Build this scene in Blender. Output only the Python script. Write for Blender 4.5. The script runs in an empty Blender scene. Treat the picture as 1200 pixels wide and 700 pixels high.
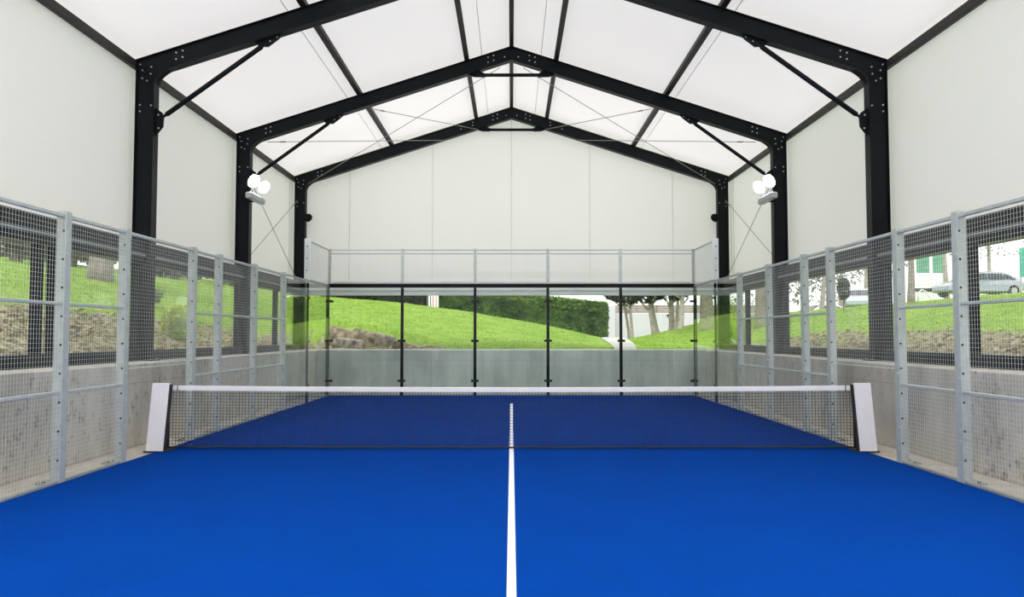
import bpy, math, random
from mathutils import Vector, Matrix, noise as mnoise
C = bpy.context.scene.collection
R = random.Random(7)
PI = math.pi

# ------------------------------------------------------------------ mesh helpers
class MB:
    def __init__(s): s.v = []; s.f = []
    def add(s, vs, fs):
        n = len(s.v); s.v += [tuple(p) for p in vs]; s.f += [tuple(i + n for i in f) for f in fs]; return s
    def box(s, x0, x1, y0, y1, z0, z1):
        if x0 > x1: x0, x1 = x1, x0
        if y0 > y1: y0, y1 = y1, y0
        return s.add([(x0,y0,z0),(x1,y0,z0),(x1,y1,z0),(x0,y1,z0),(x0,y0,z1),(x1,y0,z1),(x1,y1,z1),(x0,y1,z1)],
                     [(0,3,2,1),(4,5,6,7),(0,1,5,4),(1,2,6,5),(2,3,7,6),(3,0,4,7)])
    def bbox(s, x0, x1, y0, y1, z0, z1, b=.006):          # box with chamfered edges
        if x0 > x1: x0, x1 = x1, x0
        if y0 > y1: y0, y1 = y1, y0
        b = min(b, (x1-x0)*.3, (y1-y0)*.3, (z1-z0)*.3)
        o = []
        for z, i in ((z0, b), (z0+b, 0), (z1-b, 0), (z1, b)):
            o += [(x0+b+i*.0+ (0 if i==0 else 0), y0+i, z), (x1-b, y0+i, z), (x1-i, y0+b, z), (x1-i, y1-b, z),
                  (x1-b, y1-i, z), (x0+b, y1-i, z), (x0+i, y1-b, z), (x0+i, y0+b, z)]
        fs = [tuple(range(7, -1, -1)), tuple(range(24, 32))]
        for k in range(3):
            for j in range(8):
                fs.append((k*8+j, k*8+(j+1) % 8, k*8+8+(j+1) % 8, k*8+8+j))
        return s.add(o, fs)
    def tube(s, pts, rad, n=8, cap=True):
        pts = [Vector(p) for p in pts]
        if not hasattr(rad, '__len__'): rad = [rad]*len(pts)
        vs = []; fs = []
        prev = None
        for i, p in enumerate(pts):
            d = (pts[min(i+1, len(pts)-1)] - pts[max(i-1, 0)]).normalized()
            if prev is None:
                a = Vector((0,0,1)) if abs(d.z) < .9 else Vector((1,0,0))
                u = d.cross(a).normalized()
            else:
                u = (prev - d*prev.dot(d)).normalized()
            prev = u; w = d.cross(u)
            for k in range(n):
                t = 2*PI*(k+.5)/n
                vs.append(p + (u*math.cos(t) + w*math.sin(t))*rad[i])
        for i in range(len(pts)-1):
            for k in range(n):
                fs.append((i*n+k, i*n+(k+1) % n, (i+1)*n+(k+1) % n, (i+1)*n+k))
        if cap:
            fs.append(tuple(range(n-1, -1, -1))); fs.append(tuple(range((len(pts)-1)*n, len(pts)*n)))
        return s.add(vs, fs)
    def bar(s, p, q, w, h):                               # rectangular bar p->q, h measured towards +z
        p = Vector(p); q = Vector(q); d = (q-p).normalized()
        u = d.cross(Vector((0,0,1)))
        u = u.normalized() if u.length > 1e-4 else Vector((1,0,0))
        t = u.cross(d)
        vs = []
        for c in (p, q):
            for a, b in ((-1,-1),(1,-1),(1,1),(-1,1)):
                vs.append(c + u*a*w/2 + t*b*h/2)
        return s.add(vs, [(0,1,2,3),(7,6,5,4),(0,4,5,1),(1,5,6,2),(2,6,7,3),(3,7,4,0)])
    def prism_xz(s, poly, y0, y1):                        # polygon in the x-z plane extruded along y
        n = len(poly)
        a = sum(poly[i][0]*poly[(i+1) % n][1]-poly[(i+1) % n][0]*poly[i][1] for i in range(n))
        if a < 0: poly = poly[::-1]
        return s.add([(x,y0,z) for x,z in poly]+[(x,y1,z) for x,z in poly],
                     [tuple(range(n)), tuple(range(2*n-1, n-1, -1))]+[(i, i+n, (i+1) % n+n, (i+1) % n) for i in range(n)])
    def prism_yz(s, poly, x0, x1):
        n = len(poly)
        return s.add([(x0,y,z) for y,z in poly]+[(x1,y,z) for y,z in poly],
                     [tuple(range(n-1, -1, -1)), tuple(range(n, 2*n))]+[(i, (i+1) % n, (i+1) % n+n, i+n) for i in range(n)])
    def disc(s, c, nrm, r, h, n=12):
        nrm = Vector(nrm).normalized(); c = Vector(c)
        return s.tube([c, c+nrm*h], r, n)
    def blob(s, c, r, seed, sub=2, amp=.18, sq=(1,1,1)):
        import bmesh
        bm = bmesh.new(); bmesh.ops.create_icosphere(bm, subdivisions=sub, radius=1)
        vs = []
        for v in bm.verts:
            p = v.co.copy(); k = 1+amp*mnoise.noise(p*1.3+Vector((seed*3.1, seed*1.7, seed)))*2
            k += amp*.5*mnoise.noise(p*3+Vector((seed, 5, seed*2)))
            vs.append((c[0]+p.x*r*k*sq[0], c[1]+p.y*r*k*sq[1], c[2]+p.z*r*k*sq[2]))
        fs = [tuple(v.index for v in f.verts) for f in bm.faces]; bm.free()
        return s.add(vs, fs)
    def build(s, name, m, parent=None, o=(0,0,0), smooth=False):
        me = bpy.data.meshes.new(name)
        me.from_pydata([(a-o[0], b-o[1], c-o[2]) for a, b, c in s.v], [], s.f)
        me.materials.append(m)
        if smooth: me.polygons.foreach_set('use_smooth', [True]*len(me.polygons))
        me.update()
        ob = bpy.data.objects.new(name, me); C.objects.link(ob)
        if parent is not None: ob.parent = parent
        else: ob.location = o
        return ob

def tag(o, label=None, cat=None, group=None, kind=None):
    if label: o['label'] = label
    if cat: o['category'] = cat
    if group: o['group'] = group
    if kind: o['kind'] = kind
    return o
def thing(name, label, cat, loc=(0,0,0), group=None):
    o = bpy.data.objects.new(name, None); C.objects.link(o); o.location = loc; o.empty_display_size = .2
    return tag(o, label, cat, group)
def struct(o, label=None, cat=None): return tag(o, label, cat, kind='structure')
def copy_tree(o, parent=None):
    c = o.copy(); C.objects.link(c)
    if parent is not None: c.parent = parent
    for ch in list(o.children): copy_tree(ch, c)
    return c

# ------------------------------------------------------------------ materials
def new_mat(name):
    m = bpy.data.materials.new(name); m.use_nodes = True
    nt = m.node_tree; nt.nodes.clear()
    out = nt.nodes.new('ShaderNodeOutputMaterial')
    return m, nt, out
def N(nt, t, **kw):
    n = nt.nodes.new(t)
    for k, v in kw.items():
        if k in n.inputs: n.inputs[k].default_value = v
        else: setattr(n, k, v)
    return n
def ramp(nt, fac, stops):
    r = nt.nodes.new('ShaderNodeValToRGB')
    e = r.color_ramp.elements
    while len(e) < len(stops): e.new(.5)
    for i, (p, c) in enumerate(stops): e[i].position = p; e[i].color = (c[0], c[1], c[2], 1)
    nt.links.new(fac, r.inputs[0]); return r
def noise(nt, scale, detail=4, rough=.55, vec=None):
    n = N(nt, 'ShaderNodeTexNoise', Scale=scale, Detail=detail, Roughness=rough)
    if vec: nt.links.new(vec, n.inputs['Vector'])
    return n
def pos(nt, scale=(1,1,1)):
    g = nt.nodes.new('ShaderNodeNewGeometry'); m = N(nt, 'ShaderNodeMapping', Scale=scale)
    nt.links.new(g.outputs['Position'], m.inputs['Vector']); return m.outputs['Vector']
def simple(name, col, rough=.5, metal=0, var=.12, scale=6, bump=0, coat=0, spec=.5):
    m, nt, out = new_mat(name)
    b = N(nt, 'ShaderNodeBsdfPrincipled', Roughness=rough, Metallic=metal)
    n = noise(nt, scale, vec=pos(nt))
    c = Vector(col)
    r = ramp(nt, n.outputs['Fac'], [(.3, c*(1-var)), (.7, c*(1+var))])
    nt.links.new(r.outputs[0], b.inputs['Base Color'])
    b.inputs['Specular IOR Level'].default_value = spec
    if coat: b.inputs['Coat Weight'].default_value = coat
    if bump:
        bp = N(nt, 'ShaderNodeBump', Strength=bump, Distance=.02)
        nt.links.new(n.outputs['Fac'], bp.inputs['Height']); nt.links.new(bp.outputs[0], b.inputs['Normal'])
    nt.links.new(b.outputs[0], out.inputs[0]); return m
def mix_col(nt, fac, a, b, mode='MIX'):
    x = nt.nodes.new('ShaderNodeMix'); x.data_type = 'RGBA'; x.blend_type = mode
    if hasattr(fac, 'links') or hasattr(fac, 'is_linked'): nt.links.new(fac, x.inputs['Factor'])
    else: x.inputs['Factor'].default_value = fac
    for s, i in ((a, 6), (b, 7)):
        if hasattr(s, 'is_linked'): nt.links.new(s, x.inputs[i])
        else: x.inputs[i].default_value = (*s, 1)
    return x.outputs[2]
def sheet(name, col, trans, tcol):
    """translucent white membrane: reflects diffusely and lets daylight through"""
    m, nt, out = new_mat(name)
    d = N(nt, 'ShaderNodeBsdfDiffuse'); d.inputs[0].default_value = (*col, 1)
    t = N(nt, 'ShaderNodeBsdfTranslucent')
    n = noise(nt, .35, 3, vec=pos(nt))
    c = Vector(tcol)
    r = ramp(nt, n.outputs['Fac'], [(.3, c*.97), (.7, c)])
    nt.links.new(r.outputs[0], t.inputs[0])
    x = N(nt, 'ShaderNodeMixShader'); x.inputs[0].default_value = trans
    nt.links.new(d.outputs[0], x.inputs[1]); nt.links.new(t.outputs[0], x.inputs[2])
    nt.links.new(x.outputs[0], out.inputs[0]); return m
def glass(name, tint, ior=1.27):
    m, nt, out = new_mat(name)
    t = N(nt, 'ShaderNodeBsdfTransparent'); t.inputs[0].default_value = (*tint, 1)
    g = N(nt, 'ShaderNodeBsdfGlossy', Roughness=.0); g.inputs[0].default_value = (1,1,1,1)
    f = N(nt, 'ShaderNodeFresnel')
    gm_ = nt.nodes.new('ShaderNodeNewGeometry')            # same reflectance on both faces of the sheet
    io = nt.nodes.new('ShaderNodeMath'); io.operation = 'MULTIPLY_ADD'
    io.inputs[1].default_value = 1/ior-ior; io.inputs[2].default_value = ior
    nt.links.new(gm_.outputs['Backfacing'], io.inputs[0]); nt.links.new(io.outputs[0], f.inputs['IOR'])
    x = N(nt, 'ShaderNodeMixShader')
    nt.links.new(f.outputs[0], x.inputs[0]); nt.links.new(t.outputs[0], x.inputs[1]); nt.links.new(g.outputs[0], x.inputs[2])
    nt.links.new(x.outputs[0], out.inputs[0]); return m
def concrete(name, base, dark, sx=(1,1,1), pits=.5, joints=None):
    m, nt, out = new_mat(name)
    b = N(nt, 'ShaderNodeBsdfPrincipled', Roughness=.85)
    big = noise(nt, .9, 5, .6, pos(nt, sx)); fine = noise(nt, 14, 5, .7, pos(nt))
    streak = noise(nt, 1, 4, .6, pos(nt, (3.2, 3.2, .35)))
    c1 = ramp(nt, big.outputs['Fac'], [(.3, dark), (.62, base)]).outputs[0]
    c2 = ramp(nt, streak.outputs['Fac'], [(.35, (.78,.78,.77)), (.6, (1,1,1))]).outputs[0]
    c = mix_col(nt, .8, c1, c2, 'MULTIPLY')
    pit = noise(nt, 11, 5, .75, pos(nt, (1,1,.7)))
    mask = noise(nt, .7, 2, .5, pos(nt))
    pr = ramp(nt, pit.outputs['Fac'], [(.38, (.35,.33,.30)), (.47, (1,1,1))]).outputs[0]
    mr = ramp(nt, mask.outputs['Fac'], [(.40, (0,0,0)), (.56, (pits,)*3)]).outputs[0]
    c = mix_col(nt, mr, c, mix_col(nt, 1.0, c, pr, 'MULTIPLY'))
    if joints:                                            # formwork joints of the cast walls
        sp = nt.nodes.new('ShaderNodeSeparateXYZ'); cb = nt.nodes.new('ShaderNodeCombineXYZ')
        nt.links.new(pos(nt), sp.inputs[0])
        nt.links.new(sp.outputs['X' if joints == 'x' else 'Y'], cb.inputs[0]); nt.links.new(sp.outputs['Z'], cb.inputs[1])
        br = N(nt, 'ShaderNodeTexBrick', Scale=1.0); br.offset = 0
        br.inputs['Color1'].default_value = (1,1,1,1); br.inputs['Color2'].default_value = (.90,.91,.90,1); br.inputs['Mortar'].default_value = (.62,.62,.61,1)
        br.inputs['Mortar Size'].default_value = .006; br.inputs['Brick Width'].default_value = 2.3; br.inputs['Row Height'].default_value = .93
        nt.links.new(cb.outputs[0], br.inputs['Vector'])
        c = mix_col(nt, .7, c, br.outputs['Color'], 'MULTIPLY')
    nt.links.new(c, b.inputs['Base Color'])
    bp = N(nt, 'ShaderNodeBump', Strength=.25, Distance=.02)
    nt.links.new(fine.outputs['Fac'], bp.inputs['Height']); nt.links.new(bp.outputs[0], b.inputs['Normal'])
    nt.links.new(b.outputs[0], out.inputs[0]); return m
def leafy(name, a, b_, trans=.35, scale=1.2):
    m, nt, out = new_mat(name)
    n = noise(nt, scale, 3, .6, pos(nt)); n2 = noise(nt, 9, 2, .6, pos(nt))
    c = ramp(nt, n.outputs['Fac'], [(.3, a), (.7, b_)]).outputs[0]
    c = mix_col(nt, .6, c, ramp(nt, n2.outputs['Fac'], [(.3, (.6,.6,.6)), (.7, (1.3,1.3,1.1))]).outputs[0], 'MULTIPLY')
    d = N(nt, 'ShaderNodeBsdfDiffuse'); t = N(nt, 'ShaderNodeBsdfTranslucent')
    nt.links.new(c, d.inputs[0]); nt.links.new(c, t.inputs[0])
    x = N(nt, 'ShaderNodeMixShader'); x.inputs[0].default_value = trans
    nt.links.new(d.outputs[0], x.inputs[1]); nt.links.new(t.outputs[0], x.inputs[2])
    nt.links.new(x.outputs[0], out.inputs[0]); return m

M = {}
M['roof'] = sheet('white_roof_membrane', (.86,.85,.845), .33, (.76,.75,.745))
M['clad'] = sheet('white_wall_membrane', (.86,.85,.84), .38, (.87,.85,.91))
M['steel'] = simple('black_painted_steel', (.006,.008,.010), .42, 0, .2, 3, spec=.12)
M['purlin'] = simple('dark_grey_purlin_steel', (.030,.027,.025), .5, 0, .15, 3, spec=.2)
M['bolt'] = simple('zinc_bolt', (.62,.64,.66), .35, .6, .1)
M['galv'] = simple('galvanised_steel', (.50,.55,.545), .45, .25, .10, 9)
M['galvdull'] = simple('dull_galvanised_steel', (.33,.37,.37), .5, .3, .12, 7)
M['wire'] = simple('galvanised_wire', (.70,.74,.73), .45, .15, .06, 4)
M['bright_galv'] = simple('bright_new_galvanised_steel', (.82,.87,.87), .4, .1, .05, 6)
M['cable'] = simple('steel_cable', (.30,.29,.28), .4, .5, .1)
M['frame'] = simple('black_window_frame', (.008,.009,.011), .4, 0, .15, 4, spec=.15)
M['alu'] = simple('grey_aluminium', (.50,.52,.53), .35, .5, .08, 5)
M['header'] = simple('pale_grey_header', (.74,.76,.75), .5, 0, .04, 2)
M['seam'] = simple('panel_seam_strip', (.74,.74,.72), .6, 0, .05, 2)
M['white'] = simple('white_pvc_pad', (.84,.84,.88), .45, 0, .03, 3)
M['tape'] = simple('white_net_tape', (.90,.91,.93), .6, 0, .03, 12)
M['black'] = simple('black_cord', (.010,.010,.012), .7, 0, .2, 9)
M['rubber'] = simple('black_rubber', (.02,.02,.02), .8, 0, .2, 9)
M['net'] = simple('black_net_string', (.016,.018,.022), .8, 0, .2, 9)
M['line'] = simple('white_turf_line', (.88,.90,.93), .9, 0, .04, 40)
M['concrete'] = concrete('board_marked_concrete', (.64,.61,.54), (.39,.37,.32), (1,1,.5), .75, 'y')
M['concrete_back'] = concrete('smooth_concrete', (.64,.665,.645), (.47,.495,.485), (1,1,.7), .15, 'x')
M['slab'] = concrete('pale_concrete_floor', (.64,.595,.51), (.50,.46,.385), (1,1,1), .25)
M['cap'] = concrete('pale_concrete_cap', (.62,.58,.52), (.48,.45,.41), (1,1,1), .2)
M['glass'] = glass('clear_court_glass', (.955,.985,.97))
M['pane'] = glass('window_glass', (.98,.99,.985), 1.22)
M['bark'] = simple('grey_bark', (.22,.19,.165), .9, 0, .35, 7, .5)
M['bark_pale'] = simple('pale_bark', (.36,.32,.29), .9, 0, .3, 7, .4)
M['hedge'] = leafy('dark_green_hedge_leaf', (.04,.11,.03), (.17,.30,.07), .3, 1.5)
M['hedge_core'] = simple('dark_hedge_twigs', (.012,.022,.009), .9, 0, .3, 6)  # very dark green core inside the leaf layer
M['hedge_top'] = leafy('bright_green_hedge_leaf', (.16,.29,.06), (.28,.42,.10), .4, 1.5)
M['leaf_dark'] = leafy('dark_tree_leaf', (.022,.040,.022), (.06,.085,.045), .3)
M['leaf_grey'] = leafy('grey_green_tree_leaf', (.10,.12,.085), (.22,.25,.17), .4)
M['leaf_bright'] = leafy('yellow_green_bush_leaf', (.30,.42,.05), (.52,.60,.12), .45, 3)
M['blade'] = leafy('grass_blade', (.18,.31,.05), (.26,.40,.08), .55, 1.0)
M['litter'] = leafy('dry_leaf', (.20,.15,.09), (.42,.36,.26), .2, 5)
M['rock'] = simple('tan_rock', (.19,.155,.11), .9, 0, .75, 4.5, 1.0)
M['rock_grey'] = simple('grey_rock', (.17,.15,.125), .9, 0, .7, 5, 1.0)
M['path'] = concrete('pale_stone_path', (.42,.41,.39), (.34,.33,.31), (1,1,1), .1)
M['render'] = simple('white_rendered_wall', (.58,.55,.64), .8, 0, .03, .6)
M['wood'] = simple('weathered_wood_board', (.22,.17,.135), .8, 0, .25, 4)
M['green_screen'] = simple('green_screen_fabric', (.10,.30,.19), .8, 0, .15, 2)
M['teal'] = simple('teal_painted_panel', (.05,.36,.28), .6, 0, .1, 2)
M['red'] = simple('red_paint', (.55,.07,.08), .5, 0, .1, 2)
M['car_silver'] = simple('silver_car_paint', (.36,.40,.47), .25, .3, .04, 1, 0, .6)
M['car_white'] = simple('white_car_paint', (.80,.81,.83), .3, 0, .03, 1, 0, .5)
M['car_blue'] = simple('pale_blue_grey_car_paint', (.48,.56,.62), .3, .2, .03, 1, 0, .5)
M['car_glass'] = simple('dark_car_glass', (.03,.035,.04), .08, 0, .1, 2)
M['tyre'] = simple('black_tyre', (.018,.018,.02), .8, 0, .1, 4)
M['lens'] = simple('clear_lamp_lens', (.8,.82,.85), .15, 0, .05, 5)

def turf():
    m, nt, out = new_mat('blue_sand_dressed_turf')
    b = N(nt, 'ShaderNodeBsdfPrincipled', Roughness=.95)
    b.inputs['Specular IOR Level'].default_value = .02
    n = noise(nt, 90, 4, .7, pos(nt)); w = noise(nt, 1.1, 4, .6, pos(nt))
    c = ramp(nt, n.outputs['Fac'], [(.3, (.0001,.025,.175)), (.7, (.0001,.040,.255))]).outputs[0]
    c = mix_col(nt, .5, c, ramp(nt, w.outputs['Fac'], [(.35, (.9,.9,.9)), (.65, (1.05,1.05,1.05))]).outputs[0], 'MULTIPLY')
    bp = N(nt, 'ShaderNodeBump', Strength=.2, Distance=.01)
    nt.links.new(n.outputs['Fac'], bp.inputs['Height']); nt.links.new(bp.outputs[0], b.inputs['Normal'])
    nt.links.new(c, b.inputs['Base Color']); nt.links.new(b.outputs[0], out.inputs[0]); return m
M['turf'] = turf()
def ground():
    m, nt, out = new_mat('grass_and_dirt_bank')
    b = N(nt, 'ShaderNodeBsdfPrincipled', Roughness=1.0); b.inputs['Specular IOR Level'].default_value = .05
    g1 = noise(nt, 1.1, 6, .7, pos(nt)); g2 = noise(nt, 5, 5, .75, pos(nt))
    grass = ramp(nt, g1.outputs['Fac'], [(.32, (.12,.22,.036)), (.5, (.185,.295,.05)), (.68, (.25,.335,.075))]).outputs[0]
    grass = mix_col(nt, .75, grass, ramp(nt, g2.outputs['Fac'], [(.34, (.5,.58,.4)), (.62, (1.2,1.15,1.15))]).outputs[0], 'MULTIPLY')
    d1 = noise(nt, 4, 6, .75, pos(nt))
    dirt = ramp(nt, d1.outputs['Fac'], [(.32, (.07,.065,.035)), (.5, (.21,.20,.13)), (.68, (.43,.42,.33))]).outputs[0]
    at = nt.nodes.new('ShaderNodeAttribute'); at.attribute_name = 'dirt'
    e = noise(nt, 1.6, 5, .7, pos(nt))
    s = nt.nodes.new('ShaderNodeMath'); s.operation = 'ADD'
    nt.links.new(at.outputs['Fac'], s.inputs[0])
    s2 = nt.nodes.new('ShaderNodeMath'); s2.operation = 'MULTIPLY_ADD'; s2.inputs[1].default_value = .9; s2.inputs[2].default_value = -.45
    nt.links.new(e.outputs['Fac'], s2.inputs[0]); nt.links.new(s2.outputs[0], s.inputs[1])
    k = ramp(nt, s.outputs[0], [(.42, (0,0,0)), (.58, (1,1,1))]).outputs[0]
    c = mix_col(nt, k, grass, dirt)
    bp = N(nt, 'ShaderNodeBump', Strength=.6, Distance=.12)
    nt.links.new(g2.outputs['Fac'], bp.inputs['Height']); nt.links.new(bp.outputs[0], b.inputs['Normal'])
    nt.links.new(c, b.inputs['Base Color']); nt.links.new(b.outputs[0], out.inputs[0]); return m
M['ground'] = ground()
def lamp_mat():
    m, nt, out = new_mat('lit_led_face')
    e = N(nt, 'ShaderNodeEmission', Strength=14); e.inputs[0].default_value = (1,1,1,1)
    nt.links.new(e.outputs[0], out.inputs[0]); return m
M['led'] = lamp_mat()

# ------------------------------------------------------------------ dimensions (metres; net plane y = 0)
FY = [1.83, 6.70, 11.574]                 # the three visible portal frames
WIN, WOUT = 6.08, 6.40                    # inner and outer face of the columns
EAVE, RIDGE = 6.338, 8.412                # top line of the rafters
SL = (RIDGE-EAVE)/WOUT
CLX = 6.50                                # plane of the wall cladding
GY = 11.72                                # plane of the gable
CT = 1.21                                 # top of the concrete plinth walls
WT = 3.22                                 # bottom of the cladding
Y0 = -12.5                                # where the hall is cut off behind the camera
zr = lambda x: RIDGE - SL*abs(x)          # rafter top line
ROOF = .11

# ------------------------------------------------------------------ setting
struct(MB().box(-6.7, 6.7, Y0, 12.1, -.25, -.015).build('floor', M['slab']))
ro = MB()
for s in (-1, 1):
    vs = [(0, Y0, zr(0)+ROOF), (s*6.62, Y0, zr(6.62)+ROOF), (s*6.62, GY+.15, zr(6.62)+ROOF), (0, GY+.15, zr(0)+ROOF)]
    ro.add(vs, [(0,1,2,3) if s < 0 else (3,2,1,0)])
struct(ro.build('ceiling', M['roof']))
for s, nm in ((-1, 'left'), (1, 'right')):
    x = s*CLX
    zt = zr(CLX)+ROOF-.01
    struct(MB().add([(x,Y0,WT),(x,GY,WT),(x,GY,zt),(x,Y0,zt)], [(0,1,2,3)]).build('wall_'+nm, M['clad']))
    struct(MB().bbox(s*5.58, s*6.62, Y0, 12.0, -.02, CT, .012).build('wall_%s_plinth' % nm, M['concrete']))
g = MB()
g.add([(-CLX,GY,WT),(CLX,GY,WT),(CLX,GY,zr(CLX)+ROOF-.01),(0,GY,RIDGE+ROOF-.01),(-CLX,GY,zr(CLX)+ROOF-.01)], [(0,1,2,3,4)])
struct(g.build('wall_back', M['clad']))
struct(MB().bbox(-5.57, 5.57, 11.0, 12.0, -.02, CT+.012, .012).build('wall_back_plinth', M['concrete_back']))
h = MB().bbox(-6.07, 6.07, 11.60, 11.70, 2.815, 3.23, .01).bbox(-6.07, 6.07, 11.56, 11.598, 2.95, 3.00, .008)
struct(h.build('trim_1', M['header']))
struct(MB().add([(-CLX,Y0,0),(CLX,Y0,0),(CLX,Y0,zr(CLX)+ROOF-.01),(0,Y0,RIDGE+ROOF-.01),(-CLX,Y0,zr(CLX)+ROOF-.01)], [(0,1,2,3,4)]).build('wall_front', M['clad']))
# seam strips of the gable and roof sheets
k = 2
for x in (-4.82, -2.35, 0, 2.33, 4.80):
    struct(MB().box(x-.012, x+.012, GY-.012, GY-.002, WT+.05, zr(x)+ROOF-.05).build('trim_%d' % k, M['seam'])); k += 1
for x in (-3.87, -.70, .70, 3.87):
    z = zr(x)+ROOF-.02
    struct(MB().tube([(x, Y0+.1, z), (x, GY-.05, z)], .008, 6).build('trim_%d' % k, M['seam'])); k += 1
for s in (-1, 1):
    for y in (11.30, 6.98, 2.12, -2.8):
        struct(MB().box(s*(CLX-.012), s*(CLX-.002), y-.012, y+.012, WT+.05, 6.18).build('trim_%d' % k, M['seam'])); k += 1

# side windows, one band per bay between the columns
nwin = 1
def window(s, y0, y1, mulls):
    global nwin
    w = thing('window_%d' % nwin, None, None, (s*6.3, (y0+y1)/2, CT)); w['kind'] = 'structure'; nwin += 1
    o = w.location
    xa, xb = s*6.22, s*6.34
    MB().bbox(s*6.18, s*6.44, y0, y1, 2.845, WT-.002, .008).build('window_head', M['frame'], w, o)
    MB().bbox(s*6.150, s*6.178, y0, y1, 2.965, 2.995, .006).build('window_rail', M['galvdull'], w, o)
    MB().bbox(s*6.16, s*6.40, y0, y1, CT+.002, CT+.175, .008).build('window_sill', M['frame'], w, o)
    for m in mulls:
        MB().bbox(xa, xb, m-.055, m+.055, CT+.177, 2.843, .006).build('window_mullion', M['frame'], w, o)
    for e in (y0+.03, y1-.03):
        MB().bbox(xa, xb, e-.03, e+.03, CT+.177, 2.843, .006).build('window_jamb', M['frame'], w, o)
    ys = [y0+.06]+[q for m in mulls for q in (m-.055, m+.055)]+[y1-.06]
    for a, b in zip(ys[::2], ys[1::2]):
        MB().box(s*6.275, s*6.283, a+.002, b-.002, CT+.18, 2.842).build('window_pane', M['pane'], w, o)
for s in (-1, 1):
    window(s, -2.95, FY[0]-.10, [-1.05, -.70] if s < 0 else [-.75])
    window(s, FY[0]+.10, FY[1]-.10, [4.0])
    window(s, FY[1]+.10, FY[2]-.10, [9.35])
    window(s, -7.7, -3.05, [])

# ------------------------------------------------------------------ portal frames
def bolt_set(pts, r=.014):
    b = MB()
    for p, n in pts: b.disc(p, n, r, .012, 6)
    return b
_bolt_mesh = {}
def bolts(name, mat, pts, r, parent, o, h=.012):
    """every bolt or hole is a small part of its own; equal ones share one mesh"""
    for p, n in pts:
        key = (tuple(n), r, mat, h)
        if key not in _bolt_mesh:
            ob = MB().disc((0,0,0), n, r, h, 8).build(name, M[mat]); C.objects.unlink(ob); _bolt_mesh[key] = ob
        b = _bolt_mesh[key].copy(); b.name = name; C.objects.link(b)
        b.parent = parent; b.location = Vector(p)-Vector(o)
def knee_brace_pts(s, y):
    return Vector((s*5.97, y, 5.36)), Vector((s*4.22, y, zr(4.22)-.40))
frame_names = ['portal frame nearest the viewer, black steel, braced over the net',
               'middle black steel portal frame, carrying the two lit floodlights',
               'black steel portal frame farthest back, standing against the white gable wall']
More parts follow.
